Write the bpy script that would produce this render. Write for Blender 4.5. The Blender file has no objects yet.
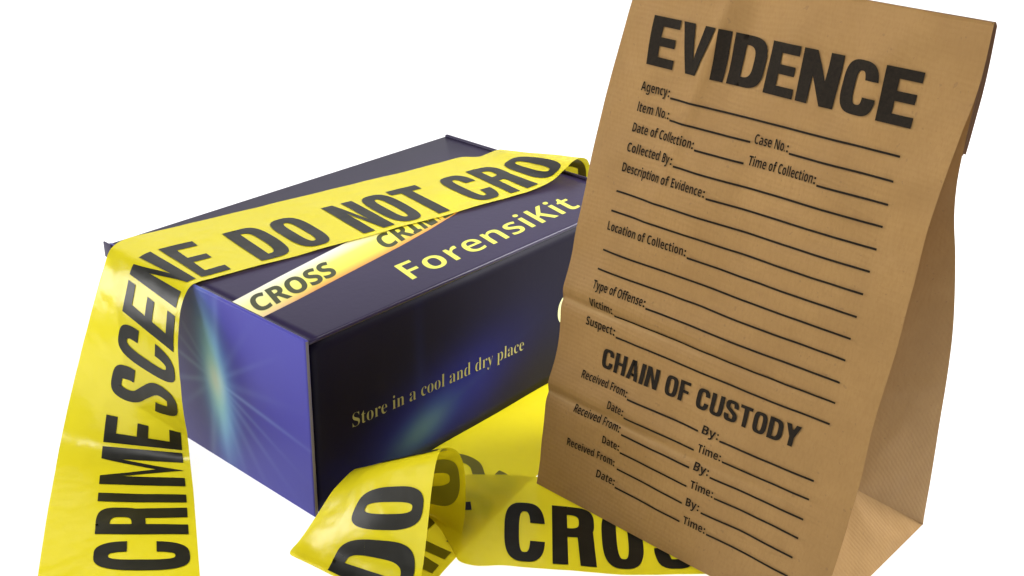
import bpy, bmesh, math
from mathutils import Vector, Matrix, noise

scene = bpy.context.scene
COL = scene.collection
MM = 0.001

# ------------------------------------------------------------------ camera
F_PX, PITCH, ROLL, CAM_H = 1191.63, math.radians(25.402987), math.radians(1.4024411), 0.363682
fw = Vector((0, math.cos(PITCH), -math.sin(PITCH)))
r0 = Vector((1, 0, 0)); u0 = r0.cross(fw)
rt = math.cos(ROLL) * r0 + math.sin(ROLL) * u0
up = -math.sin(ROLL) * r0 + math.cos(ROLL) * u0
cam_d = bpy.data.cameras.new('camera'); cam = bpy.data.objects.new('camera', cam_d); COL.objects.link(cam)
cam_d.sensor_width = 36.0; cam_d.lens = 36.0 * F_PX / 1024.0
cam_d.clip_start = 0.01; cam_d.clip_end = 60
M = Matrix((rt, up, -fw)).transposed().to_4x4(); M.translation = Vector((0, 0, CAM_H))
cam.matrix_world = M
scene.camera = cam

# ------------------------------------------------------------------ studio light
world = bpy.data.worlds.new('World'); scene.world = world; world.use_nodes = True
bg = world.node_tree.nodes['Background']
bg.inputs[0].default_value = (1.0, 1.0, 1.0, 1); bg.inputs[1].default_value = 0.09

def area(name, loc, target, sx, sy, power, color=(1, 1, 1)):
    l = bpy.data.lights.new(name, 'AREA'); l.shape = 'RECTANGLE'; l.size = sx; l.size_y = sy
    l.energy = power; l.color = color
    o = bpy.data.objects.new(name, l); COL.objects.link(o)
    o.location = loc
    o.rotation_euler = (Vector(target) - Vector(loc)).to_track_quat('-Z', 'Y').to_euler()
    return o
area('softbox_left', (-1.20, 0.66, 0.58), (-0.10, 0.52, 0.05), 0.6, 0.5, 9)
area('softbox_front', (-0.80, -0.22, 0.90), (0.04, 0.52, 0.16), 0.4, 0.4, 6.5)
area('softbox_top', (0.95, 0.62, 1.12), (-0.05, 0.57, 0.08), 0.8, 0.7, 14)
area('softbox_back', (0.0, 2.1, 0.85), (0.0, 0.6, 0.1), 2.6, 1.0, 6)
bag_fill = area('bag_top_fill', (-0.12, 0.16, 1.10), (0.13, 0.52, 0.26), 0.2, 0.2, 0.22)  # added lamp, brightens the upper front of the bag
bag_fill.data.spread = math.radians(34)
area('softbox_right', (1.25, 0.95, 0.75), (0.15, 0.5, 0.04), 0.5, 0.5, 27)
area('floor_whitening_lamp', (0, 1.6, -0.75), (0, 1.6, 0.0), 5.2, 4.6, 138)  # added lamp below the floor, whitens it and washes out shadows

vs = scene.view_settings
scene.display_settings.display_device = 'sRGB'
vs.view_transform = 'Standard'; vs.look = 'None'; vs.exposure = 0.0; vs.gamma = 1.0
try: vs.use_curve_mapping = False
except Exception: pass
scene.cycles.max_bounces = 10; scene.cycles.transparent_max_bounces = 12
scene.cycles.use_denoising = True
scene.cycles.caustics_reflective = False; scene.cycles.caustics_refractive = False

# ------------------------------------------------------------------ helpers
def thing(name, label, cat, loc=(0, 0, 0), rz=0.0, group=None):
    o = bpy.data.objects.new(name, None); COL.objects.link(o)
    o.location = loc; o.rotation_euler = (0, 0, rz); o.empty_display_size = 0.02
    o['label'] = label; o['category'] = cat
    if group: o['group'] = group
    return o

def link(name, bm, mat, parent=None, smooth=False):
    me = bpy.data.meshes.new(name); bm.to_mesh(me); bm.free()
    o = bpy.data.objects.new(name, me); COL.objects.link(o)
    me.materials.append(mat)
    if smooth:
        for p in me.polygons: p.use_smooth = True
    if parent: o.parent = parent
    return o

class NT:
    """tiny node-graph helper"""
    def __init__(self, name):
        self.m = bpy.data.materials.new(name); self.m.use_nodes = True
        self.t = self.m.node_tree; self.t.nodes.clear()
        self.out = self.t.nodes.new('ShaderNodeOutputMaterial')
    def n(self, kind, **kw):
        nd = self.t.nodes.new(kind)
        for k, v in kw.items():
            if k.startswith('i_'): nd.inputs[k[2:].replace('_', ' ')].default_value = v
            else: setattr(nd, k, v)
        return nd
    def l(self, a, b): self.t.links.new(a, b)
    def val(self, x, sock):
        if hasattr(x, 'is_output'): self.l(x, sock)
        else: sock.default_value = x
    def math(self, op, a, b=0.0, c=None, clamp=False):
        nd = self.t.nodes.new('ShaderNodeMath'); nd.operation = op; nd.use_clamp = clamp
        self.val(a, nd.inputs[0]); self.val(b, nd.inputs[1])
        if c is not None: self.val(c, nd.inputs[2])
        return nd.outputs[0]
    def mix(self, f, a, b, blend='MIX'):
        nd = self.t.nodes.new('ShaderNodeMix'); nd.data_type = 'RGBA'; nd.blend_type = blend
        self.val(f, nd.inputs[0])
        for x, s in ((a, nd.inputs[6]), (b, nd.inputs[7])):
            if isinstance(x, tuple): s.default_value = (*x, 1)
            else: self.l(x, s)
        return nd.outputs[2]
    def gauss(self, x, w):
        """exp(-(x/w)^2)"""
        q = self.math('DIVIDE', x, w); q = self.math('MULTIPLY', q, q); q = self.math('MULTIPLY', q, -1.0)
        return self.math('EXPONENT', q)
    def obj_xyz(self):
        tc = self.n('ShaderNodeTexCoord'); s = self.n('ShaderNodeSeparateXYZ'); self.l(tc.outputs['Object'], s.inputs[0])
        return tc.outputs['Object'], s.outputs[0], s.outputs[1], s.outputs[2]
    def noise(self, vec, scale, detail=3.0, rough=0.5):
        nd = self.n('ShaderNodeTexNoise'); self.l(vec, nd.inputs['Vector'])
        nd.inputs['Scale'].default_value = scale; nd.inputs['Detail'].default_value = detail
        nd.inputs['Roughness'].default_value = rough
        return nd.outputs['Fac']
    def principled(self, color, rough=0.5, spec=0.5, coat=0.0, coat_rough=0.1, normal=None):
        p = self.n('ShaderNodeBsdfPrincipled')
        if isinstance(color, tuple): p.inputs['Base Color'].default_value = (*color, 1)
        else: self.l(color, p.inputs['Base Color'])
        self.val(rough, p.inputs['Roughness'])
        p.inputs['Specular IOR Level'].default_value = spec
        p.inputs['Coat Weight'].default_value = coat; p.inputs['Coat Roughness'].default_value = coat_rough
        if normal: self.l(normal, p.inputs['Normal'])
        return p.outputs[0]
    def bump(self, h, strength=0.3, dist=0.001):
        b = self.n('ShaderNodeBump'); b.inputs['Strength'].default_value = strength; b.inputs['Distance'].default_value = dist
        self.l(h, b.inputs['Height']); return b.outputs[0]
    def done(self, sh): self.l(sh, self.out.inputs[0]); return self.m

def plain(name, color, rough=0.5, spec=0.5, **kw):
    m = NT(name); return m.done(m.principled(color, rough, spec, **kw))

# ------------------------------------------------------------------ materials
def mat_floor():
    m = NT('translucent_white')  # floor made translucent so the added lamp below can whiten it
    tr = m.n('ShaderNodeBsdfTranslucent'); tr.inputs[0].default_value = (0.95, 0.95, 0.95, 1)
    df = m.n('ShaderNodeBsdfDiffuse'); df.inputs[0].default_value = (0.9, 0.9, 0.9, 1)
    mx = m.n('ShaderNodeMixShader'); mx.inputs[0].default_value = 0.45
    m.l(tr.outputs[0], mx.inputs[1]); m.l(df.outputs[0], mx.inputs[2])
    return m.done(mx.outputs[0])

def mat_film():
    m = NT('yellow_film')
    obj, x, y, z = m.obj_xyz()
    n1 = m.noise(obj, 18.0, 2.0)
    colr = m.mix(n1, (0.78, 0.66, 0.010), (0.86, 0.74, 0.016))
    bump = m.bump(m.math('ADD', m.noise(obj, 38.0, 2.0), m.math('MULTIPLY', m.noise(obj, 150.0, 2.0), 0.15)), 0.45, 0.003)
    p = m.principled(colr, 0.24, 0.5, normal=bump)
    tl = m.n('ShaderNodeBsdfTranslucent'); tl.inputs[0].default_value = (0.80, 0.66, 0.01, 1)
    tp = m.n('ShaderNodeBsdfTransparent'); tp.inputs[0].default_value = (0.95, 0.84, 0.06, 1)
    a = m.n('ShaderNodeMixShader'); a.inputs[0].default_value = 0.12
    m.l(p, a.inputs[1]); m.l(tl.outputs[0], a.inputs[2])
    b = m.n('ShaderNodeMixShader'); b.inputs[0].default_value = 0.12
    m.l(a.outputs[0], b.inputs[1]); m.l(tp.outputs[0], b.inputs[2])
    return m.done(b.outputs[0])

def mat_tape_ink():
    m = NT('black_tape_ink')
    obj, x, y, z = m.obj_xyz()
    n = m.noise(obj, 90.0, 2.0)
    c = m.mix(n, (0.010, 0.010, 0.008), (0.022, 0.020, 0.014))
    return m.done(m.principled(c, 0.36, 0.26, normal=m.bump(m.noise(obj, 55.0, 2.0), 0.25, 0.002)))

def mat_kraft(name='kraft_paper', tint=1.0):
    m = NT(name)
    obj, x, y, z = m.obj_xyz()
    fib = m.n('ShaderNodeMapping'); m.l(obj, fib.inputs[0]); fib.inputs['Scale'].default_value = (1, 1, 0.22)
    f1 = m.noise(fib.outputs[0], 900.0, 3.0, 0.6)
    f2 = m.noise(obj, 24.0, 5.0, 0.62)
    f3 = m.noise(obj, 2600.0, 1.0)
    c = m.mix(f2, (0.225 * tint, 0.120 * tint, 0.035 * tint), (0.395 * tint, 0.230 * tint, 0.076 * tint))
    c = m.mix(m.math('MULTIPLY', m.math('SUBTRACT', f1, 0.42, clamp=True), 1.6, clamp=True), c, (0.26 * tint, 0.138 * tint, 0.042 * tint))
    # fold lines rubbed pale, with light on the creases painted in
    fold_noise = m.noise(obj, 60.0, 3.0, 0.6)
    for zc in (0.0988, 0.0500):
        g = m.gauss(m.math('SUBTRACT', m.math('ADD', z, m.math('MULTIPLY', fold_noise, 0.0016)), zc - 0.0008 + 0.0008), 0.0011)
        g = m.math('MULTIPLY', g, m.gauss(x, 0.075))
        c = m.mix(m.math('MULTIPLY', m.math('MULTIPLY', g, fold_noise), 0.55), c, (0.50, 0.34, 0.16))
    sp = m.math('GREATER_THAN', m.noise(obj, 420.0, 1.0), 0.74)
    c = m.mix(m.math('MULTIPLY', sp, 0.35), c, (0.17, 0.09, 0.04))
    # machine-glazed ribbing that runs diagonally over kraft paper
    if name == 'kraft_paper_shaded': c = m.mix(0.6, c, (0.11, 0.040, 0.020))  # shade between the flap plies put into the paper colour
    w = m.n('ShaderNodeTexWave'); w.wave_type = 'BANDS'; w.bands_direction = 'DIAGONAL'
    m.l(obj, w.inputs['Vector']); w.inputs['Scale'].default_value = 210.0; w.inputs['Distortion'].default_value = 1.2
    w.inputs['Detail'].default_value = 1.0
    h = m.math('ADD', m.math('MULTIPLY', w.outputs['Fac'], 0.45), m.math('ADD', m.math('MULTIPLY', f1, 0.5), m.math('MULTIPLY', f3, 0.25)))
    b0 = m.n('ShaderNodeBump'); b0.inputs['Strength'].default_value = 0.55; b0.inputs['Distance'].default_value = 0.009
    cr = m.n('ShaderNodeTexNoise'); cr.noise_type = 'RIDGED_MULTIFRACTAL'; m.l(obj, cr.inputs['Vector'])
    cr.inputs['Scale'].default_value = 34.0; cr.inputs['Detail'].default_value = 3.0; cr.inputs['Distortion'].default_value = 0.6
    m.l(m.math('MULTIPLY', cr.outputs['Fac'], 0.35), b0.inputs['Height'])
    b1 = m.n('ShaderNodeBump'); b1.inputs['Strength'].default_value = 0.4; b1.inputs['Distance'].default_value = 0.0003
    m.l(h, b1.inputs['Height']); m.l(b0.outputs[0], b1.inputs['Normal']); b = b1.outputs[0]
    p = m.principled(c, 0.62, 0.28, normal=b)
    tl = m.n('ShaderNodeBsdfTranslucent'); tl.inputs[0].default_value = (0.5, 0.27, 0.10, 1)
    mx = m.n('ShaderNodeMixShader'); mx.inputs[0].default_value = 0.06
    m.l(p, mx.inputs[1]); m.l(tl.outputs[0], mx.inputs[2])
    return m.done(mx.outputs[0])

def mat_bag_ink():
    m = NT('black_paper_ink')
    obj, x, y, z = m.obj_xyz()
    n = m.noise(obj, 700.0, 3.0, 0.65)
    c = m.mix(n, (0.007, 0.006, 0.005), (0.030, 0.022, 0.014))
    return m.done(m.principled(c, 0.65, 0.06))

BOX_TOP = (0.040, 0.030, 0.066)
def mat_box_top():
    m = NT('purple_board')
    obj, x, y, z = m.obj_xyz()
    n = m.noise(obj, 14.0, 3.0)
    c = m.mix(n, (0.019, 0.012, 0.043), (0.030, 0.019, 0.062))
    b = m.bump(m.noise(obj, 260.0, 3.0), 0.10, 0.0006)
    return m.done(m.principled(c, 0.36, 0.34, normal=b))

def mat_box_front():
    m = NT('night_blue_board')
    obj, x, y, z = m.obj_xyz()
    px = m.math('SUBTRACT', x, 0.0755); pz = m.math('SUBTRACT', z, 0.0185)
    # glow: an elongated green-white core in a wide blue halo
    ca, sa = math.cos(math.radians(18)), math.sin(math.radians(18))
    a = m.math('ADD', m.math('MULTIPLY', px, ca), m.math('MULTIPLY', pz, sa))
    b = m.math('SUBTRACT', m.math('MULTIPLY', pz, ca), m.math('MULTIPLY', px, sa))
    core = m.math('MULTIPLY', m.gauss(a, 0.019), m.gauss(b, 0.0095))
    halo = m.math('MULTIPLY', m.gauss(a, 0.060), m.gauss(b, 0.023))
    ray = m.math('MULTIPLY', m.gauss(m.math('SUBTRACT', px, -0.002), 0.004), m.gauss(pz, 0.055))
    ray2 = m.math('MULTIPLY', m.gauss(b, 0.0025), m.gauss(a, 0.06))
    n = m.noise(obj, 22.0, 3.0)
    c = m.mix(n, (0.0050, 0.0035, 0.0120), (0.009, 0.006, 0.017))
    c = m.mix(m.math('MULTIPLY', halo, 0.85), c, (0.022, 0.030, 0.34))
    c = m.mix(m.math('MULTIPLY', ray, 0.30), c, (0.02, 0.03, 0.14))
    c = m.mix(m.math('MULTIPLY', ray2, 0.25), c, (0.03, 0.06, 0.16))
    c = m.mix(m.math('MULTIPLY', core, 0.85), c, (0.12, 0.25, 0.36))
    bm_ = m.bump(m.noise(obj, 260.0, 3.0), 0.08, 0.0006)
    return m.done(m.principled(c, 0.55, 0.12, normal=bm_))

def mat_box_side():
    m = NT('violet_flare_board')
    obj, x, y, z = m.obj_xyz()
    dy = m.math('SUBTRACT', y, 0.0755); dz = m.math('SUBTRACT', z, 0.0505)
    r = m.math('SQRT', m.math('ADD', m.math('MULTIPLY', dy, dy), m.math('MULTIPLY', dz, dz)))
    n = m.noise(obj, 9.0, 2.0)
    c = m.mix(n, (0.058, 0.053, 0.33), (0.095, 0.086, 0.44))
    # printed sky deepens towards the bottom, navy in the far lower corner
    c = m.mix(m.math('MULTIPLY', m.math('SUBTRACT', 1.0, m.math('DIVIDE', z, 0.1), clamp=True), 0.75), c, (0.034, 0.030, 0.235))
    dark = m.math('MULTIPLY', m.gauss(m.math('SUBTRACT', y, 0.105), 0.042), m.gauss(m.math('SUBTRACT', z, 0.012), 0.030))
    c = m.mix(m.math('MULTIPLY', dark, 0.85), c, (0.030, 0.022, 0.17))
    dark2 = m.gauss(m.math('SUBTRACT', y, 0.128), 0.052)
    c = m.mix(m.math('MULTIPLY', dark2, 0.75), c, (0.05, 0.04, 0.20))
    # thin straight rays of the printed star
    def ray(deg, wid, lng, k, col):
        nonlocal c
        ca, sa = math.cos(math.radians(deg)), math.sin(math.radians(deg))
        al = m.math('ADD', m.math('MULTIPLY', dy, ca), m.math('MULTIPLY', dz, sa))
        ac = m.math('SUBTRACT', m.math('MULTIPLY', dz, ca), m.math('MULTIPLY', dy, sa))
        pos = m.math('GREATER_THAN', al, 0.0)
        f = m.math('MULTIPLY', m.math('MULTIPLY', m.gauss(ac, wid), m.gauss(al, lng)), pos)
        c = m.mix(m.math('MULTIPLY', f, k), c, col)
    pale = (0.34, 0.50, 0.82)
    for d, wd, ln, k in ((188, .0016, .065, .55), (172, .003, .05, .18), (203, .0018, .05, .35), (216, .0025, .05, .35), (232, .003, .05, .30),
                         (148, .002, .045, .25), (128, .003, .04, .20), (10, .002, .05, .45), (28, .002, .045, .30), (-18, .0022, .045, .35),
                         (-40, .0026, .04, .25), (45, .002, .05, .25), (97, .0035, .055, .55), (82, .0025, .05, .25), (-80, .0035, .06, .55), (-97, .003, .05, .35), (-112, .0028, .05, .3)):
        ray(d, wd * .8, ln * .85, k * .55, pale)
    # upright lens-shaped core, tinted cyan to pale green
    ca, sa = math.cos(math.radians(82)), math.sin(math.radians(82))
    al = m.math('ADD', m.math('MULTIPLY', dy, ca), m.math('MULTIPLY', dz, sa))
    ac = m.math('SUBTRACT', m.math('MULTIPLY', dz, ca), m.math('MULTIPLY', dy, sa))
    halo = m.math('MULTIPLY', m.gauss(al, 0.033), m.gauss(ac, 0.0105))
    c = m.mix(m.math('MULTIPLY', halo, 0.85), c, (0.17, 0.52, 1.0))
    core = m.math('MULTIPLY', m.gauss(al, 0.025), m.gauss(ac, 0.0062))
    c = m.mix(m.math('MULTIPLY', core, 0.9), c, (0.46, 0.90, 1.0))
    hot = m.math('MULTIPLY', m.gauss(al, 0.010), m.gauss(ac, 0.0055))
    c = m.mix(m.math('MULTIPLY', hot, 0.9), c, (0.78, 0.95, 1.0))
    b = m.bump(m.noise(obj, 260.0, 3.0), 0.08, 0.0006)
    return m.done(m.principled(c, 0.42, 0.28, normal=b))

def mat_band():
    m = NT('printed_band_ink')
    uv = m.n('ShaderNodeUVMap'); s = m.n('ShaderNodeSeparateXYZ'); m.l(uv.outputs[0], s.inputs[0])
    r = m.n('ShaderNodeValToRGB'); m.l(s.outputs[1], r.inputs[0])
    e = r.color_ramp.elements
    e[0].position = 0.0; e[0].color = (0.66, 0.24, 0.02, 1)
    e[1].position = 1.0; e[1].color = (0.82, 0.80, 0.74, 1)
    for p, cc in ((0.09, (0.74, 0.42, 0.03, 1)), (0.24, (0.80, 0.68, 0.04, 1)), (0.60, (0.82, 0.77, 0.10, 1)), (0.80, (0.82, 0.80, 0.45, 1))):
        k = e.new(p); k.color = cc
    f = m.gauss(s.outputs[0], 0.16)
    c = m.mix(m.math('MULTIPLY', f, 0.5), r.outputs[0], (0.80, 0.76, 0.45))
    return m.done(m.principled(c, 0.36, 0.5, coat=0.3, coat_rough=0.2))

FLOOR, FILM, TAPE_INK, KRAFT, BAG_INK = mat_floor(), mat_film(), mat_tape_ink(), mat_kraft(), mat_bag_ink()
KRAFT_SHADED = mat_kraft('kraft_paper_shaded', 0.62)  # flap plies painted darker and redder for the shade they lie in
M_TOP, M_FRONT, M_SIDE, M_BAND = mat_box_top(), mat_box_front(), mat_box_side(), mat_band()
BACK_INK = plain('olive_showthrough', (0.20, 0.175, 0.012), 0.3, 0.5)
M_LINER = plain('dark_liner', (0.008, 0.007, 0.010), 0.6, 0.3)
M_EDGE = plain('grey_board_edge', (0.17, 0.15, 0.17), 0.6, 0.3)
M_BRAND = plain('yellow_box_ink', (0.74, 0.73, 0.10), 0.42, 0.5)
M_STORE = plain('pale_yellow_box_ink', (0.44, 0.40, 0.14), 0.5, 0.4)
M_EMBLEM = plain('cream_box_ink', (0.80, 0.80, 0.42), 0.5, 0.4)
M_BANDTXT = plain('dark_band_ink', (0.05, 0.055, 0.02), 0.45, 0.4)

# ------------------------------------------------------------------ heavy condensed capitals
def spow(c, e): return math.copysign(abs(c) ** (2.0 / e), c)
def glyph(ch, w, s, t, e=3.0):
    """quads of one capital, cap height 1, advance width w, stems s, bars t"""
    Q = []
    def rect(x0, y0, x1, y1): Q.append(((x0, y0), (x1, y0), (x1, y1), (x0, y1)))
    def strip(A, B):
        for i in range(len(A) - 1): Q.append((A[i], A[i + 1], B[i + 1], B[i]))
    def arc(cx, cy, rx, ry, a0, a1, n=22, ee=None):
        ee = ee or e
        return [(cx + rx * spow(math.cos(a), ee), cy + ry * spow(math.sin(a), ee)) for a in (a0 + (a1 - a0) * i / n for i in range(n + 1))]
    P = math.pi
    if ch == '-': rect(0, 1 - t, w, 1)      # the one arm of a T that shows past the curl
    elif ch == 'I': rect(0, 0, s, 1)
    elif ch == 'E':
        rect(0, 0, s, 1)
        rect(s, 0, w, t); rect(s, .5 - t * .45, w * .94, .5 + t * .5); rect(s, 1 - t, w, 1)
    elif ch == 'F':
        rect(0, 0, s, 1); rect(s, .5 - t * .5, w * .92, .5 + t * .45); rect(s, 1 - t, w, 1)
    elif ch == 'H':
        rect(0, 0, s, 1); rect(w - s, 0, w, 1); rect(s, .5 - t * .5, w - s, .5 + t * .5)
    elif ch == 'T':
        c = w / 2; rect(c - s / 2, 0, c + s / 2, 1 - t); rect(0, 1 - t, c - s / 2, 1); rect(c - s / 2, 1 - t, c + s / 2, 1); rect(c + s / 2, 1 - t, w, 1)
    elif ch == 'N':
        k = s * 2.2; rect(0, 0, s, 1); rect(w - s, 0, w, 1)
        Q.append(((s, 1 - k), (w - s, 0), (w - s, k), (s, 1)))
    elif ch == 'M':
        k = s * 2.3; c = w / 2; rect(0, 0, s, 1); rect(w - s, 0, w, 1)
        Q.append(((s, 1 - k * .75), (c, 0), (c, k), (s, 1))); Q.append(((c, 0), (w - s, 1 - k * .75), (w - s, 1), (c, k)))
    elif ch == 'V':
        c = w / 2; q = s * 1.08
        Q.append(((0, 1), (c - s * .55, 0), (c, 0), (q, 1))); Q.append(((c, 0), (c, s * 1.5), (q + .0, 1), (q, 1)))
        Q.append(((w, 1), (w - q, 1), (c, 0), (c + s * .55, 0))); Q.append(((c, 0), (w - q, 1), (w - q, 1), (c, s * 1.5)))
        Q.clear()
        y0 = s * 1.35
        Q.append(((0, 1), (c - s * .55, 0), (c, 0), (c, y0))); Q.append(((0, 1), (c, y0), (q, 1), (q * .5, 1)))
        Q.append(((w, 1), (c, y0), (c, 0), (c + s * .55, 0))); Q.append(((w, 1), (w - q * .5, 1), (w - q, 1), (c, y0)))
    elif ch == 'A':
        c = w / 2; q = s * 1.02; hb = .20
        xo = lambda y: (c - s * .55) * y; xi = lambda y: q + (c - q) * y / (1 - s * 1.25)
        for f in (lambda x: x, lambda x: w - x):
            Q.append(((f(0), 0), (f(q), 0), (f(xi(hb)), hb), (f(xo(hb)), hb)))
            Q.append(((f(xo(hb)), hb), (f(xi(hb)), hb), (f(xi(hb + t * .85)), hb + t * .85), (f(xo(hb + t * .85)), hb + t * .85)))
            yt = 1 - s * 1.25
            Q.append(((f(xo(hb + t * .85)), hb + t * .85), (f(xi(hb + t * .85)), hb + t * .85), (f(c), yt), (f(xo(1)), 1)))
            Q.append(((f(xo(1)), 1), (f(c), yt), (f(c), 1), (f((c + xo(1)) / 2), 1)))
        Q.append(((xi(hb), hb), (w - xi(hb), hb), (w - xi(hb + t * .85), hb + t * .85), (xi(hb + t * .85), hb + t * .85)))
    elif ch == 'Y':
        c = w / 2; q = s * 1.05; ym = .42
        rect(c - s / 2, 0, c + s / 2, ym)
        Q.append(((c - s / 2, ym), (c, ym), (q, 1), (0, 1))); Q.append(((c, ym), (c + s / 2, ym), (w, 1), (w - q, 1)))
        Q.append(((c, ym), (c, ym + s * .9), (q, 1), (q, 1))) if False else None
        Q.append(((c, ym), (w - q, 1), (c, ym + s * 1.15), (q, 1)))
    elif ch == 'O': strip(arc(w / 2, .5, w / 2, .5, 0, 2 * P, 48), arc(w / 2, .5, w / 2 - s, .5 - t, 0, 2 * P, 48))
    elif ch == 'C':
        yo, rxo = .155, w / 2
        ao = math.asin((yo / .5) ** (e / 2)); ai = math.asin(min(1, yo / (.5 - t)) ** (e / 2))
        strip(arc(w / 2, .5, w / 2, .5, ao, 2 * P - ao, 46), arc(w / 2, .5, w / 2 - s, .5 - t, ai, 2 * P - ai, 46))
    elif ch == 'U':
        k = .34; rect(0, k, s, 1); rect(w - s, k, w, 1)
        strip(arc(w / 2, k, w / 2, k, P, 2 * P, 26), arc(w / 2, k, w / 2 - s, k - t, P, 2 * P, 26))
    elif ch == 'D':
        rect(0, 0, s, 1)
        strip(arc(s, .5, w - s, .5, P / 2, -P / 2, 30, 3.4), arc(s, .5, w - 2 * s, .5 - t, P / 2, -P / 2, 30, 3.4))
    elif ch == 'R':
        rect(0, 0, s, 1); yb, ry, ee = .73, .27, 3.2
        strip(arc(s, yb, w - s, ry, P / 2, -P / 2, 30, ee), arc(s, yb, w - 2 * s, ry - t, P / 2, -P / 2, 30, ee))
        bot = lambda x: yb - ry * max(0, 1 - ((x - s) / (w - s)) ** ee) ** (1 / ee)
        xa, xb = w - s * 1.12, w - s * .10
        xs = [xa + (xb - xa) * i / 6 for i in range(7)]
        strip([(w - s * 1.0 + s * 1.03 * i / 6, 0) for i in range(7)], [(x, bot(x)) for x in xs])
    elif ch == 'S':
        K = [(w - s / 2, .665), (w - s / 2, .76), (w - s * .75, .90), (w / 2, 1 - t / 2), (s * .75, .90), (s / 2, .76), (s * .68, .62), (w / 2, .50),
             (w - s * .68, .37), (w - s / 2, .24), (w - s * .75, .10), (w / 2, t / 2), (s * .75, .10), (s / 2, .24), (s / 2, .335)]
        pts = []
        for i in range(len(K) - 1):
            p0, p1, p2, p3 = K[max(i - 1, 0)], K[i], K[i + 1], K[min(i + 2, len(K) - 1)]
            for j in range(5):
                x = j / 5.0
                pts.append(tuple(.5 * ((2 * p1[d]) + (-p0[d] + p2[d]) * x + (2 * p0[d] - 5 * p1[d] + 4 * p2[d] - p3[d]) * x * x + (-p0[d] + 3 * p1[d] - 3 * p2[d] + p3[d]) * x ** 3) for d in (0, 1)))
        pts.append(K[-1]); A, B = [], []
        for i, p in enumerate(pts):
            a, b = pts[max(i - 1, 0)], pts[min(i + 1, len(pts) - 1)]
            dx, dy = b[0] - a[0], b[1] - a[1]; L = math.hypot(dx, dy) or 1; nx, ny = -dy / L, dx / L
            h = .5 * math.sqrt((s * nx) ** 2 + (t * ny) ** 2)
            A.append((p[0] + nx * h, p[1] + ny * h)); B.append((p[0] - nx * h, p[1] - ny * h))
        strip(A, B)
    return Q

WIDTH = {'I': .30, 'M': 1.36, 'N': 1.02, 'E': .86, 'F': .82, 'T': .92, 'V': 1.05, 'A': 1.05, 'Y': 1.02, 'C': .98, 'O': 1.0, 'U': .98, 'D': 1.0, 'R': 1.0, 'S': .96, 'H': 1.0}

def add_quads(bm, quads, place, cell):
    """fill quads (2-D) subdivided to cells no longer than `cell`, placed by place(x, y)"""
    cache = {}
    def V(x, y):
        k = (round(x, 6), round(y, 6))
        if k not in cache: cache[k] = bm.verts.new(place(x, y))
        return cache[k]
    for q in quads:
        a, b, c, d = q
        n = max(1, math.ceil(max(math.dist(a, b), math.dist(d, c)) / cell)); k = max(1, math.ceil(max(math.dist(a, d), math.dist(b, c)) / cell))
        P = [[(a[0] * (1 - i / n) * (1 - j / k) + b[0] * (i / n) * (1 - j / k) + c[0] * (i / n) * (j / k) + d[0] * (1 - i / n) * (j / k),
               a[1] * (1 - i / n) * (1 - j / k) + b[1] * (i / n) * (1 - j / k) + c[1] * (i / n) * (j / k) + d[1] * (1 - i / n) * (j / k)) for i in range(n + 1)] for j in range(k + 1)]
        for j in range(k):
            for i in range(n):
                vv = []
                for p in (P[j][i], P[j][i + 1], P[j + 1][i + 1], P[j + 1][i]):
                    v = V(*p)
                    if v not in vv: vv.append(v)
                if len(vv) > 2:
                    try: bm.faces.new(vv)
                    except ValueError: pass

# small print: filled outlines of Blender's own text, cut on a grid so it can follow a bent sheet
BOLD_SANS = (0x1D5D4, 0x1D5EE); BOLD_SERIF = (0x1D400, 0x1D41A)
def styled(txt, base):
    if not base: return txt
    return ''.join(chr(base[0] + ord(c) - 65) if 'A' <= c <= 'Z' else chr(base[1] + ord(c) - 97) if 'a' <= c <= 'z' else c for c in txt)
def text_mesh(txt, base, offset=0.0):
    cu = bpy.data.curves.new('t', 'FONT'); cu.body = styled(txt, base); cu.size = 1.0; cu.resolution_u = 3; cu.offset = offset
    o = bpy.data.objects.new('t', cu); COL.objects.link(o)
    dg = bpy.context.evaluated_depsgraph_get(); dg.update()
    me = bpy.data.meshes.new_from_object(o.evaluated_get(dg))
    bm = bmesh.new(); bm.from_mesh(me)
    bpy.data.objects.remove(o); bpy.data.curves.remove(cu); bpy.data.meshes.remove(me)
    bmesh.ops.triangulate(bm, faces=bm.faces[:])
    return bm
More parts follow.
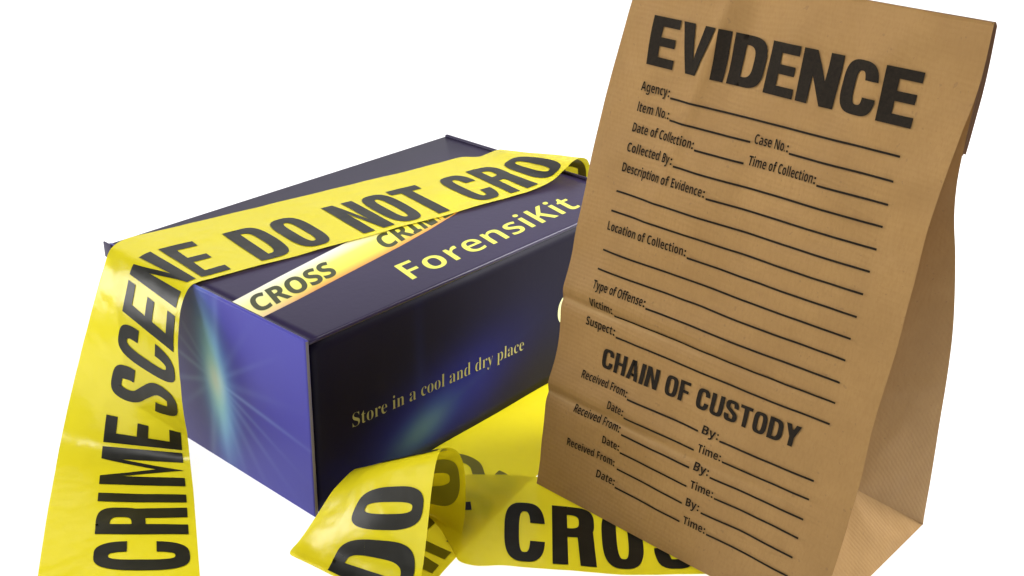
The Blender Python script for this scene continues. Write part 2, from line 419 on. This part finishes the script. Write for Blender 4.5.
def merge_text(dst, txt, base, x0, y0, x1, cap, cap_em, place, cell=None, skew=0.0, slope=0.0, offset=0.0):
    """text from x0 to x1 with baseline y0 and capital height cap, placed by place(x, y)"""
    if txt.endswith(':'):
        txt = txt[:-1]; d = cap * .20
        for yy in (0.0, cap * .50):
            add_quads(dst, [((x1 - d, y0 + yy), (x1, y0 + yy), (x1, y0 + yy + d), (x1 - d, y0 + yy + d))], place, 3.0)
        x1 -= cap * .36
    bm = text_mesh(txt, base, offset)
    xs = [v.co.x for v in bm.verts]; a, b = min(xs), max(xs)
    for v in bm.verts:
        X = (v.co.x - a) / (b - a) * (x1 - x0); Y = v.co.y * cap / cap_em
        v.co = (x0 + X + Y * skew, y0 + Y + X * slope, 0)
    if cell:
        for ax in (0, 1):
            lo, hi = min(v.co[ax] for v in bm.verts), max(v.co[ax] for v in bm.verts)
            k = math.floor(lo / cell) + 1
            while k * cell < hi:
                co = Vector((0, 0, 0)); co[ax] = k * cell; no = Vector((0, 0, 0)); no[ax] = 1
                bmesh.ops.bisect_plane(bm, geom=bm.verts[:] + bm.edges[:] + bm.faces[:], plane_co=co, plane_no=no)
                k += 1
    mp = {v: dst.verts.new(place(v.co.x, v.co.y)) for v in bm.verts}
    for f in bm.faces:
        try: dst.faces.new([mp[v] for v in f.verts])
        except ValueError: pass
    bm.free()

# ------------------------------------------------------------------ the floor
bm = bmesh.new()
prof = [(-2.2, 0.0), (0.0, 0.0), (2.6, 0.0)] + [(2.6 + 0.7 * math.sin(a), 0.7 - 0.7 * math.cos(a)) for a in (math.radians(9 * i) for i in range(1, 11))] + [(3.3, 2.4)]
rows = [[bm.verts.new((x, y, z)) for y, z in prof] for x in (-3.2, -1.2, 0, 1.2, 3.2)]
for i in range(4):
    for j in range(len(prof) - 1): bm.faces.new((rows[i][j], rows[i + 1][j], rows[i + 1][j + 1], rows[i][j + 1]))
fl = link('floor', bm, FLOOR, smooth=True); fl['kind'] = 'structure'

# ------------------------------------------------------------------ the kit box
BX, BY, BYAW, BW, BD, BH = -0.09520963, 0.49067794, 0.86315059, 0.26587547, 0.16655332, 0.100
box = thing('kit_box', 'dark purple cardboard kit box with yellow lettering, draped with yellow tape', 'box', (BX, BY, 0), BYAW)

def slab(bm, x0, x1, y0, y1, z0, z1, bev=0.0006, seg=2):
    r = bmesh.ops.create_cube(bm, size=1.0); vs = r['verts']
    for v in vs: v.co = ((x0 + x1) / 2 + v.co.x * (x1 - x0), (y0 + y1) / 2 + v.co.y * (y1 - y0), (z0 + z1) / 2 + v.co.z * (z1 - z0))
    if bev:
        es = list({e for v in vs for e in v.link_edges})
        bmesh.ops.bevel(bm, geom=es, offset=bev, segments=seg, affect='EDGES', profile=0.5)
def slab_obj(name, mat, *a, **k):
    b = bmesh.new(); slab(b, *a, **k); return link(name, b, mat, box, smooth=False)

W, D, H = BW, BD, BH
def edged_panel(name, mat, x0, x1, y0, y1, z0, z1, bev, bow=None):
    """thin board panel; its rim faces show bare grey board"""
    b = bmesh.new(); slab(b, x0, x1, y0, y1, z0, z1, bev, 3)
    o = link(name, b, mat, box, smooth=True)
    return o
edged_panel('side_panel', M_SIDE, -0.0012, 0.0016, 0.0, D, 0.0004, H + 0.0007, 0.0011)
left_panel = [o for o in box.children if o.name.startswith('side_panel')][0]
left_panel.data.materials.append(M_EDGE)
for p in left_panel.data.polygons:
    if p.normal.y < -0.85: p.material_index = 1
edged_panel('side_panel', M_TOP, W - 0.0016, W + 0.0012, 0.0, D, 0.0004, H + 0.0016, 0.0011)
edged_panel('corner_tab', M_TOP, -0.0022, -0.0012, D - 0.0055, D + 0.0022, H - 0.0075, H + 0.0016, 0.0004)
edged_panel('back_panel', M_FRONT, 0.0018, W - 0.0018, D - 0.0016, D, 0.0006, H - 0.0016, 0.0005)
edged_panel('bottom_panel', M_LINER, 0.0018, W - 0.0018, 0.0030, D - 0.0018, 0.0006, 0.0022, 0.0004)
edged_panel('liner', M_LINER, 0.0018, W - 0.0018, 0.0048, 0.0060, 0.0024, H - 0.0016, 0.0003)
# rounded lid with a curled front lip
bm = bmesh.new()
lip = [(D - 0.0002, H), (D * .5, H + 0.0000), (0.0016, H)] + [(0.0014 - 0.0012 * math.sin(a), H - 0.0012 + 0.0012 * math.cos(a)) for a in (math.radians(15 * i) for i in range(1, 7))] + [(0.0002, H - 0.0022)]
nx = 40
R_ = [[bm.verts.new((0.0017 + (W - 0.0034) * i / nx, y, z)) for y, z in lip] for i in range(nx + 1)]
for i in range(nx):
    for j in range(len(lip) - 1): bm.faces.new((R_[i][j + 1], R_[i + 1][j + 1], R_[i + 1][j], R_[i][j]))
lid = link('lid', bm, M_TOP, box, smooth=True)
sol = lid.modifiers.new('board', 'SOLIDIFY'); sol.thickness = 0.0012; sol.offset = -1
# front flap: slightly bowed, its left edge pulled in behind the side panel
bm = bmesh.new(); nx, nz = 60, 14
def front_y(x, z):
    tl = max(0.0, 1 - x / 0.016)
    return 0.0005 + 0.0032 * tl ** 2 - 0.0011 * math.sin(math.pi * min(1, max(0, x / W))) * math.sin(math.pi * min(1, max(0, z / H)))
G = [[bm.verts.new((0.0034 + (W - 0.0052) * i / nx, front_y(0.0034 + (W - 0.0052) * i / nx, 0.0006 + (H - 0.0029) * j / nz), 0.0006 + (H - 0.0029) * j / nz)) for j in range(nz + 1)] for i in range(nx + 1)]
for i in range(nx):
    for j in range(nz): bm.faces.new((G[i][j], G[i + 1][j], G[i + 1][j + 1], G[i][j + 1]))
front = link('front_flap', bm, M_FRONT, box, smooth=True)
sol = front.modifiers.new('board', 'SOLIDIFY'); sol.thickness = 0.0010; sol.offset = -1
# printed band on the lid
bm = bmesh.new(); uvl = bm.loops.layers.uv.new('UVMap')
lo = [(2.4, 35.2), (26.5, 38.0), (56.4, 42.4), (107.8, 49.6), (136.7, 54.8), (164.4, 61.0), (190, 67.5)]
hi = [(2.4, 59.6), (36.5, 66.0), (71.0, 71.8), (97.6, 76.0), (138.5, 81.8), (170.0, 86.5), (200, 91)]
prev = None
for i, (a, b) in enumerate(zip(lo, hi)):
    cur = [(bm.verts.new((a[0] * MM + (b[0] - a[0]) * MM * k / 6, a[1] * MM + (b[1] - a[1]) * MM * k / 6, H + 0.00008)), (i / 6, k / 6)) for k in range(7)]
    if prev:
        for k in range(6):
            q = (prev[k], cur[k], cur[k + 1], prev[k + 1]); f = bm.faces.new([x[0] for x in q])
            for lp, x in zip(f.loops, q): lp[uvl].uv = x[1]
    prev = cur
band = link('printed_band', bm, M_BAND, box)
topz = H + 0.00016
def on_top(x, y): return (x * MM, y * MM, topz)
bm = bmesh.new()
merge_text(bm, 'CROSS', BOLD_SANS, 3.4, 40.4, 61.0, 16.6, .714, on_top, skew=0.34, slope=0.115, offset=0.014)
link('lettering', bm, M_BANDTXT, band)
bm = bmesh.new()
merge_text(bm, 'CRIME', BOLD_SANS, 100.0, 52.2, 164.0, 16.6, .714, on_top, skew=0.34, slope=0.150, offset=0.014)
link('lettering', bm, M_BANDTXT, band)
bm = bmesh.new()
merge_text(bm, 'ForensiKit', BOLD_SANS, 82.5, 13.4, 226.0, 19.9, .714, lambda x, y: (x * MM, y * MM, H + 0.0001), skew=0.26, slope=0.010, offset=-0.013)
link('lettering', bm, M_BRAND, box)
bm = bmesh.new()
def on_front(x, y): return (x * MM, front_y(x * MM, y * MM) - 0.00018, y * MM)
merge_text(bm, 'Store in a cool and dry place', BOLD_SERIF, 26.0, 41.4, 157.5, 8.3, .70, on_front, cell=8, slope=-0.052, offset=-0.013)
link('lettering', bm, M_STORE, front)
bm = bmesh.new()
for q in (glyph('C', 0.95, .16, .15, 2.2),):
    add_quads(bm, [tuple((188.3 + 19 * x, 37.5 + 19.5 * y) for x, y in p) for p in q], on_front, 5)
link('lettering', bm, M_EMBLEM, front)

# ------------------------------------------------------------------ barrier tape ribbons
def catmull(K, n):
    """points of a centripetal-like spline through K (list of Vectors), n per span; returns (pts, knot param)"""
    out = []
    for i in range(len(K) - 1):
        p0, p1, p2, p3 = K[max(i - 1, 0)], K[i], K[i + 1], K[min(i + 2, len(K) - 1)]
        if i == 0: p0 = 2 * p1 - p2
        if i == len(K) - 2: p3 = 2 * p2 - p1
        l0, l1, l2 = (p1 - p0).length ** .5 or 1e-4, (p2 - p1).length ** .5 or 1e-4, (p3 - p2).length ** .5 or 1e-4
        m1 = ((p1 - p0) / l0 - (p2 - p0) / (l0 + l1) + (p2 - p1) / l1) * l1
        m2 = ((p2 - p1) / l1 - (p3 - p1) / (l1 + l2) + (p3 - p2) / l2) * l1
        for j in range(n):
            t = j / n
            out.append((2 * t ** 3 - 3 * t * t + 1) * p1 + (t ** 3 - 2 * t * t + t) * m1 + (-2 * t ** 3 + 3 * t * t) * p2 + (t ** 3 - t * t) * m2)
    out.append(K[-1].copy()); return out

class Ribbon:
    """a tape laid through stations (upper edge point, lower edge point), millimetres"""
    def __init__(self, stations, n=8, s0=0.0):
        U = catmull([Vector(a) for a, b in stations], n); L = catmull([Vector(b) for a, b in stations], n)
        self.U, self.L = U, L; self.s = [0.0]
        for i in range(1, len(U)): self.s.append(self.s[-1] + ((U[i] + L[i]) / 2 - (U[i - 1] + L[i - 1]) / 2).length)
        self.knots = [self.s[i * n] for i in range(len(stations))]
        off = self.knots[s0] if isinstance(s0, int) else 0
        self.s = [x - off for x in self.s]; self.knots = [x - off for x in self.knots]
        self.N = []
        for i in range(len(U)):
            a, b = max(i - 1, 0), min(i + 1, len(U) - 1)
            t = (U[b] + L[b]) - (U[a] + L[a]); self.N.append(t.cross(U[i] - L[i]).normalized())
    def at(self, s, v, off=0.0):
        S = self.s; lo, hi = 0, len(S) - 1
        s = min(max(s, S[0]), S[-1])
        while hi - lo > 1:
            m = (lo + hi) // 2
            if S[m] <= s: lo = m
            else: hi = m
        f = (s - S[lo]) / ((S[hi] - S[lo]) or 1)
        l = self.L[lo].lerp(self.L[hi], f); u = self.U[lo].lerp(self.U[hi], f)
        return (l.lerp(u, v) + self.N[lo].lerp(self.N[hi], f).normalized() * (off + self.rip(s, v))) * MM
    def rip(self, s, v):
        """slack ripples of the thin film, mm"""
        return .55 * noise.noise(Vector((s / 30 + v * .8, v * 2.2, 4.4))) + .22 * noise.noise(Vector((s / 11 - v, v * 4.5, 8.1)))
    def mesh(self, nv=24):
        b = bmesh.new()
        R = [[b.verts.new((l.lerp(u, j / nv) + N * self.rip(s, j / nv)) * MM) for j in range(nv + 1)] for u, l, N, s in zip(self.U, self.L, self.N, self.s)]
        for i in range(len(R) - 1):
            for j in range(nv): b.faces.new((R[i][j], R[i + 1][j], R[i + 1][j + 1], R[i][j + 1]))
        return b
TAPE_W = 75.5
def tape_letters(rib, spec, v0=4.0, cap=46.5, off=0.3, t=.152):
    """spec: (letter, start, width) along the tape"""
    b = bmesh.new()
    for ch, x0, wd in spec:
        q = glyph(ch, .43, .43 * .36, t, 3.0) if ch not in 'IM' else glyph(ch, .155 if ch == 'I' else .56, .155 if ch == 'I' else .145, t)
        gw = .155 if ch == 'I' else .56 if ch == 'M' else .43
        add_quads(b, q, lambda x, y: rib.at(x0 + x / gw * wd, (v0 + y * cap) / TAPE_W, off), .055)
    return b

# tape over the box: stations in box axes (along front edge, depth, height)
ce, se = math.cos(BYAW), math.sin(BYAW)
def bx(p, q, z): return (BX * 1000 + p * ce - q * se, BY * 1000 + p * se + q * ce, z)
hang = [((-134.6, 33.7, 0.8), (-83.9, -21.4, 0.8)),
        ((-117.5, 59.4, 0.8), (-66.9, 4.6, 0.8)),
        ((-87.8, 102.8, 0.8), (-38.6, 48.3, 0.9)),
        ((-73.9, 122.2, 1.5), (-27.7, 65.2, 2.5)),
        ((-56.9, 143.7, 6.0), (-18.2, 80.6, 9.4)),
        ((-45.4, 148.9, 26.4), (-19.5, 78.4, 25.3)),
        ((-36.9, 145.7, 52.5), (-24.4, 71.4, 44.9)),
        ((-28.9, 144.4, 72.8), (-25.8, 69.5, 62.0)),
        ((-20.7, 146.8, 86.9), (-23.6, 72.1, 76.1)),
        ((-13.1, 151.3, 95.2), (-19.1, 76.5, 86.3)),
        ((-7.1, 156.4, 98.8), (-12.5, 81.8, 95.4)),
        ((-1.9, 159.2, 101.0), (-2.6, 87.5, 101.0))]
def top_st(p, zl, zu=101.2, dp=12.7, dq=0.0):
    q = 89 - .17 * p + dq; return ((p + dp, q + 74.5, zu), (p, q, zl))
flat = [top_st(3.0, 101.5, 101.4, 5.0, -.5), top_st(14, 101.2), top_st(50, 101.1), top_st(95, 101.1), top_st(140, 101.1), top_st(180, 101.2), top_st(205, 101.5), top_st(225, 102.0, 101.3, 13),
        ((246, 117.5, 101.5), (243, 50.0, 104.0)), ((255, 117, 101.8), (254, 50.5, 107.8)), ((262, 116.5, 102.2), (264.5, 51.5, 110.6)), ((268, 116, 101.8), (275, 53, 109.8)),
        ((271.5, 115, 98.0), (283.5, 54, 104.5)), ((272, 114.5, 85.0), (287, 54, 92.0)), ((271.5, 114, 55.0), (286, 54, 60.0)), ((272, 113, 30.0), (283, 53, 32.0))]
rib = Ribbon([(bx(*a), bx(*b)) for a, b in hang + flat], 8, 11)
tape_a = thing('barrier_tape', 'yellow barrier tape laid over the box top and hanging off its left edge', 'tape', tuple(c * MM for c in bx(-60, 70, 0)), 0.0, 'yellow barrier tapes')
def film(name, b, mat, root, parent=None):
    for v in b.verts: v.co -= root.location
    return link(name, b, mat, parent or root, smooth=True)
fa = film('film', rib.mesh(), FILM, tape_a)
spec = [('C', -203, 22.5), ('R', -175, 22.5), ('I', -147.5, 7.2), ('M', -133.5, 26), ('E', -105.5, 14.5),
        ('S', -79, 21), ('C', -54, 18), ('E', -33, 17.5), ('N', -12, 21), ('E', 13.5, 19),
        ('D', 50.5, 21), ('O', 76, 21), ('N', 114.5, 21), ('O', 138, 21), ('T', 160, 22), ('C', 196, 21.5), ('R', 221.5, 21), ('O', 247, 20.5), ('S', 283, 24)]
film('lettering', tape_letters(rib, spec), TAPE_INK, tape_a, fa)
film('print_on_back', tape_letters(rib, spec, off=-0.12), BACK_INK, tape_a, fa)

# loop of tape in front of the box
loopst = [((26, 671, .9), (86, 626, .9)), ((10, 650, .9), (70, 605, .9)), ((-40, 583, .9), (20, 538, .9)), ((-70, 530, .8), (-11, 484, .8)), ((-98, 478, .7), (-34, 440, .7)),
          ((-102.0, 460, .6), (-41, 419, 1.2)), ((-103.0, 460, 2.0), (-42.5, 418.5, 3.2)), ((-102.3, 462.5, 2.6), (-40.5, 424.5, 6.0)), ((-101, 465, 3.0), (-37.9, 431, 13.3)),
          ((-99.3, 468, 4.2), (-36.6, 434.5, 22.7)), ((-96, 473.2, 7.6), (-35.4, 437.8, 34.1)), ((-91, 480.5, 13.6), (-34.4, 440.7, 44.0)), ((-85.7, 486.6, 20.1), (-33.4, 443.6, 53.4)),
          ((-82.1, 489.6, 23.4), (-32.6, 445.8, 60.0)), ((-79.3, 492.4, 25.4), (-31.8, 448.3, 64.7)), ((-77.4, 495, 26.0), (-30.5, 451.8, 67.2)), ((-75.8, 500, 24.0), (-28, 459.1, 64.6)),
          ((-74.8, 504.5, 19.0), (-25.1, 467.4, 58.3)), ((-74, 506, 14.0), (-22.8, 474, 50.7)), ((-73, 507, 10.0), (-21.1, 478.7, 41.4)), ((-72, 508, 7.0), (-20.2, 481.4, 27.4)),
          ((-69.5, 510, 4.8), (-20.4, 480.9, 12.4)), ((-66, 513, 4.0), (-21.4, 478.1, 3.4)), ((-60, 518, 3.4), (-22.5, 468, 2.4)), ((-46.0, 524, 3.0), (-23.0, 458, 2.2)), ((-28.0, 528, 2.6), (-16.0, 453.5, 2.0)), ((-2.0, 529.5, 2.4), (-1.0, 454.8, 1.8)),
          ((28, 527.5, 2.2), (27, 452.2, 1.8)), ((56, 525.5, 2.2), (55, 450.3, 1.7)), ((92, 525.5, 2.2), (92, 452.0, 1.7)), ((122, 527, 2.2), (121, 454.0, 1.7))]
rb = Ribbon(loopst, 8, 6)
tape_b = thing('barrier_tape', 'yellow barrier tape curled into a loop before the box, running under the paper bag', 'tape', (-0.03, 0.48, 0), 0.0, 'yellow barrier tapes')
fb = film('film', rb.mesh(), FILM, tape_b)
k = rb.knots
specb = [('D', k[11] - 35.5, 20.5), ('O', k[11] - 10.5, 21), ('N', k[15] + 1.5, k[17] - k[15] - 2.2), ('O', k[18] - .2, k[21] - k[18]), ('-', k[25] - 9, 14),
         ('C', k[26] + .5, 20.5), ('R', k[26] + 24.5, 21), ('O', k[26] + 49, 20), ('S', k[26] + 74, 19),
         ('E', -26, 18), ('N', -50, 19.5), ('E', -74, 18), ('C', -98, 19.5), ('S', -122, 19.5)]
film('lettering', tape_letters(rb, specb, off=0.3), TAPE_INK, tape_b, fb)
film('print_on_back', tape_letters(rb, specb, off=-0.12), BACK_INK, tape_b, fb)

# ------------------------------------------------------------------ the paper bag
Z0 = 3.4
yaw, WB, DB, LT, HT = -0.72814683, 162.95, 109.37, 60.745, 261.17
be = Vector((math.cos(yaw), math.sin(yaw), 0)); bn = Vector((-be.y, be.x, 0)); bz = Vector((0, 0, 1))
O = Vector((15.53, 520.53, Z0))
uf = (bn * LT + bz * HT).normalized(); LF = math.hypot(LT, HT)
Nf = be.cross(uf)
bag = thing('paper_bag', 'brown kraft paper evidence bag standing upright with a black printed form', 'paper bag', O * MM, 0.0)
def interp(T, v):
    """smooth curve through the table (cubic, slopes from neighbours)"""
    n = len(T)
    if v <= T[0][0]: return T[0][1]
    if v >= T[-1][0]: return T[-1][1]
    for i in range(n - 1):
        if v <= T[i + 1][0]: break
    sl = lambda k: (T[min(k + 1, n - 1)][1] - T[max(k - 1, 0)][1]) / (T[min(k + 1, n - 1)][0] - T[max(k - 1, 0)][0])
    h = T[i + 1][0] - T[i][0]; t = (v - T[i][0]) / h
    return ((2 * t ** 3 - 3 * t * t + 1) * T[i][1] + (t ** 3 - 2 * t * t + t) * h * sl(i) + (-2 * t ** 3 + 3 * t * t) * T[i + 1][1] + (t ** 3 - t * t) * h * sl(i + 1))
UL = [(0, -.2), (25, -2.2), (51, -4.2), (60, -3.9), (101, -6.2), (110, -6.0), (132, -7.2), (168, -6.4), (202, -5.8), (221, -4.6), (251, -.4), (269, .6)]
UR = [(0, 163.2), (30, 164.0), (53, 164.9), (72, 165.0), (100, 163.6), (132, 164.8), (155, 164.3), (177, 163.9), (197, 164.6), (224, 166.2), (245, 167.8), (269, 167.4)]
def disp(u, v):
    """how far the front panel stands off its plane, mm"""
    d = 0.0; fade = 1 - .8 * min(1, max(0, (u - 20) / 140))
    for vc, amp, sp in ((101.5, 3.2, 15), (51.5, 3.6, 15)):
        x = v - vc
        if abs(x) < 45: d += fade * amp * math.exp(-(x / sp) ** 2) * (1 - 1.0 * math.exp(-(abs(x) / 3.2) ** 1.5)) * (1.0 if x > 0 else .55)
    # long soft dents from handling
    d += 2.8 * noise.noise(Vector((u / 40, v / 60, 3.1))) * min(1, v / 25)
    d += 1.7 * noise.noise(Vector(((u + .55 * v) / 21, (v - .4 * u) / 60, 9.7))) * min(1, v / 30) * (.35 + .65 * min(1, max(0, (v - 120) / 110)))
    d += 0.55 * noise.noise(Vector((u / 11, v / 15, 1.7))) * min(1, v / 30)
    # wrinkles fanning down from the closed top
    for u0, sl, amp, w, vl in ((54, .17, 1.6, 4.0, 120), (64, .05, -1.0, 5.0, 170), (118, -.25, 1.3, 5.0, 195), (136, .30, 1.1, 6.0, 185), (88, .02, .8, 6.0, 200), (20, .1, .7, 6, 205)):
        x = u - (u0 - sl * (269 - v)); f = max(0, min(1, (v - vl) / (269 - vl)))
        d += 2.1 * amp * f * math.exp(-(x / w) ** 2)
    bul = math.sin(math.pi * min(1, max(0, v / 269))) * math.sin(math.pi * min(1, max(0, (u + 6) / 172)))
    return (d + 1.6 * bul - .6) * min(1.0, .12 + max(0.0, (268.2 - v)) / 22)
def P(u, v, off=0.0):
    return (O + be * u + uf * v + Nf * (disp(u, v) * min(1, v / 12 + .0) + off)) * MM - bag.location
def grid(rows):
    b = bmesh.new(); R = [[b.verts.new(p) for p in r] for r in rows]
    for i in range(len(R) - 1):
        for j in range(len(R[0]) - 1): b.faces.new((R[i][j], R[i][j + 1], R[i + 1][j + 1], R[i + 1][j]))
    return b
NV, NU = 134, 84
rows = []
for i in range(NV + 1):
    v = LF * i / NV; a, c = interp(UL, v), interp(UR, v)
    rows.append([P(a + (c - a) * j / NU, v) for j in range(NU + 1)])
pf = link('front_panel', grid(rows), KRAFT, bag, smooth=True)
# back panel leans in to the same ridge
ub = (bn * (LT - DB) + bz * HT).normalized(); LB = math.hypot(LT - DB, HT); Nb = ub.cross(be)
UBR = [(0, 163.2), (68, 165.4), (95, 166.3), (126, 166.3), (158, 163.8), (178, 161.0), (194, 160.5), (212, 161.8), (245, 165), (270, 167.2)]
UBL = [(0, 0), (60, -2), (120, -5), (170, -4), (210, -1), (270, 0.6)]
def PB(u, v, off=0.0):
    d = 1.4 * noise.noise(Vector((u / 40, v / 60, 21.0))) * min(1, v / 25) * min(1, max(0, (LB - v) / 20))
    return (O + bn * DB + be * u + ub * v + Nb * (d + off - .5)) * MM - bag.location
rows = []
for i in range(71):
    v = LB * i / 70; a, c = interp(UBL, v), interp(UBR, v)
    rows.append([PB(a + (c - a) * j / 44, v) for j in range(45)])
link('back_panel', grid(rows), KRAFT, bag, smooth=True)
# gussets: front half, back half and the folded triangle at the bottom
def gusset(side):
    ue = (lambda v: interp(UR, v)) if side > 0 else (lambda v: interp(UL, v))
    ube = (lambda v: interp(UBR, v)) if side > 0 else (lambda v: interp(UBL, v))
    def Fe(h): return P(ue(LF * h), LF * h)
    def Be(h): return PB(ube(LB * h), LB * h)
    def G(h):
        m = (Fe(h) + Be(h)) / 2
        return m - be * side * MM * (19 + 24 * max(0, (h - hc)) ** .8)
    hc = .155
    gc = G(hc)
    def path(h, base):
        if h < .16: return base.lerp(gc, h / .16)
        return G(hc + (1 - hc) * (h - .16) / .84)
    n, k = 64, 12
    for E_, nm in ((Be, 'back'), (Fe, 'front')):
        base = E_(0); rows = []
        for i in range(n + 1):
            h = i / n; a, c = E_(h), path(h, base); r = []
            for j in range(k + 1):
                f = j / k; p = a.lerp(c, f)
                w = 4 * f * (1 - f)
                p = p + be * side * MM * w * (1.8 * math.sin(math.pi * h) * (1 - h) + 1.1 * noise.noise(Vector((p.x * 25, p.y * 25, p.z * 16 + side))))
                if nm == 'back' and side > 0:
                    p = p + be * MM * w * 1.0 * math.exp(-((h - .345) / .012) ** 2)
                r.append(p)
            rows.append(r)
        link('gusset_panel', grid(rows), KRAFT, bag, smooth=True)
    A_, B_ = Fe(0), Be(0); rows = []
    for i in range(15):
        f = i / 14; a, c = A_.lerp(gc, f), B_.lerp(gc, f)
        r = []
        for j in range(21):
            g = j / 20; p = a.lerp(c, g)
            # soft fold running from the point of the gusset to the bottom edge
            cx = .70 - .25 * f
            p = p + be * side * MM * 1.5 * (1 - f) * f * 4 * max(0.0, 1 - abs(g - cx) / .30) if True else p
            r.append(p)
        rows.append(r)
    b = grid(rows); bmesh.ops.remove_doubles(b, verts=b.verts[:], dist=1e-6)
    link('gusset_fold', b, KRAFT, bag, smooth=True)
gusset(1); gusset(-1)
b = grid([[(O + be * (WB * i / 8) + bn * (DB * j / 6)) * MM - bag.location + Vector((0, 0, .0002)) for j in range(7)] for i in range(9)])
link('bottom_panel', b, KRAFT, bag)
# the mouth folded over to the back: three plies lying one on another
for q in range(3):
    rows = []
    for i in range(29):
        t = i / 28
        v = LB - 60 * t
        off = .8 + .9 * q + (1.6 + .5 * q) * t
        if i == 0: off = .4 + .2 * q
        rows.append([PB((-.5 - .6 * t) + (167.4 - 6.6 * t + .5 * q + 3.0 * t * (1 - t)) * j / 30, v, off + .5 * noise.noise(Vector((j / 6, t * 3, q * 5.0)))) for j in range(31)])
    o = link('top_flap', grid(rows), KRAFT_SHADED, bag, smooth=True)
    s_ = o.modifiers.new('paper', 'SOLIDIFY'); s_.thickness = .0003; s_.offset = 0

# printed form
OFF = 0.50
def ink(x, y): return P(x, y, OFF)
b = bmesh.new()
def headline(txt, x0, x1, y0, cap, w, s, t, gap, space, drift=0.0):
    """capitals spread from x0 to x1"""
    total = 0
    for ch in txt: total += space if ch == ' ' else (s if ch == 'I' else w * WIDTH[ch]) + gap
    total -= gap
    kx = (x1 - x0) / total; x = 0
    for ch in txt:
        if ch == ' ': x += space; continue
        gw = s if ch == 'I' else w * WIDTH[ch]
        add_quads(b, [tuple((x0 + (x + px) * kx, y0 + cap * py + drift * (x + px) / total) for px, py in q) for q in glyph(ch, gw, s, t, 3.2)], ink, 3.0)
        x += gw + gap
headline('EVIDENCE', 14.3, 146.3, 223.2, 22.6, .63, .215, .19, .055, .3, -1.0)
headline('CHAIN OF CUSTODY', 24.6, 133.6, 75.0, 10.2, .56, .185, .155, .075, .28, 1.2)
def rule(x0, x1, y, th=.92):
    add_quads(b, [((x0, y - th / 2), (x1, y - th / 2), (x1, y + th / 2), (x0, y + th / 2))], ink, 3.0)
def word(txt, x0, x1, y, cap=4.7):
    merge_text(b, txt, BOLD_SANS, x0, y, x1, cap * .93, .714, ink, cell=5.0, offset=-0.004)
Y = lambda k: 210.4 - 9.8 * k
XR = 145.2
word('Agency:', 13.6, 30.4, Y(0) + .3); rule(31.3, XR, Y(0) + .1)
word('ltem No.:', 13.8, 32.6, Y(1) + .2); rule(33.4, 77.1, Y(1)); word('Case No.:', 78.9, 96.0, Y(1) - .2); rule(96.8, XR, Y(1) - .5)
word('Date of Collection:', 13.8, 50.6, Y(2) + .2); rule(51.6, 76.7, Y(2)); word('Time of Collection:', 78.5, 112.6, Y(2) - .2); rule(113.5, XR, Y(2) - .5)
word('Collected By:', 13.3, 41.3, Y(3) + .3); rule(42.2, XR, Y(3) - .1)
word('Description of Evidence:', 12.9, 62.6, Y(4) + .2); rule(63.6, XR, Y(4))
rule(12.8, XR, Y(5) + .2); rule(12.6, XR, Y(6) + .2)
word('Location of Collection:', 12.5, 58.4, Y(7) + .4); rule(59.3, XR, Y(7))
rule(12.4, XR, Y(8)); rule(11.9, XR, Y(9))
word('Type of Offense:', 12.0, 43.0, Y(10) - .1); rule(43.9, XR, Y(10) - .4)
word('Victim:', 11.7, 26.0, Y(11) + .3); rule(26.9, XR, Y(11) - .2)
word('Suspect:', 11.6, 29.6, Y(12) + .3); rule(30.5, XR, Y(12) - .2)
for k_ in range(3):
    y1, y2 = 65.6 - 18.7 * k_, 56.5 - 18.9 * k_
    sh = -.4 * k_
    word('Received From:', 15.4 + sh, 43.8, y1 + .5, 4.4); rule(44.7 + .5 * k_, 85.8, y1); word('By:', 87.8, 96.6 - .8 * k_, y1 - .2, 4.4); rule(97.6 - .6 * k_, 144.8, y1 - .3)
    word('Date:', 34.6, 44.8 + .5 * k_, y2 + .4, 4.4); rule(45.6 + .5 * k_, 86.4, y2 - .2); word('Time:', 88.2, 100.4, y2 - .2, 4.4); rule(101.3, 145.0, y2)
link('printed_form', b, BAG_INK, pf, smooth=True)
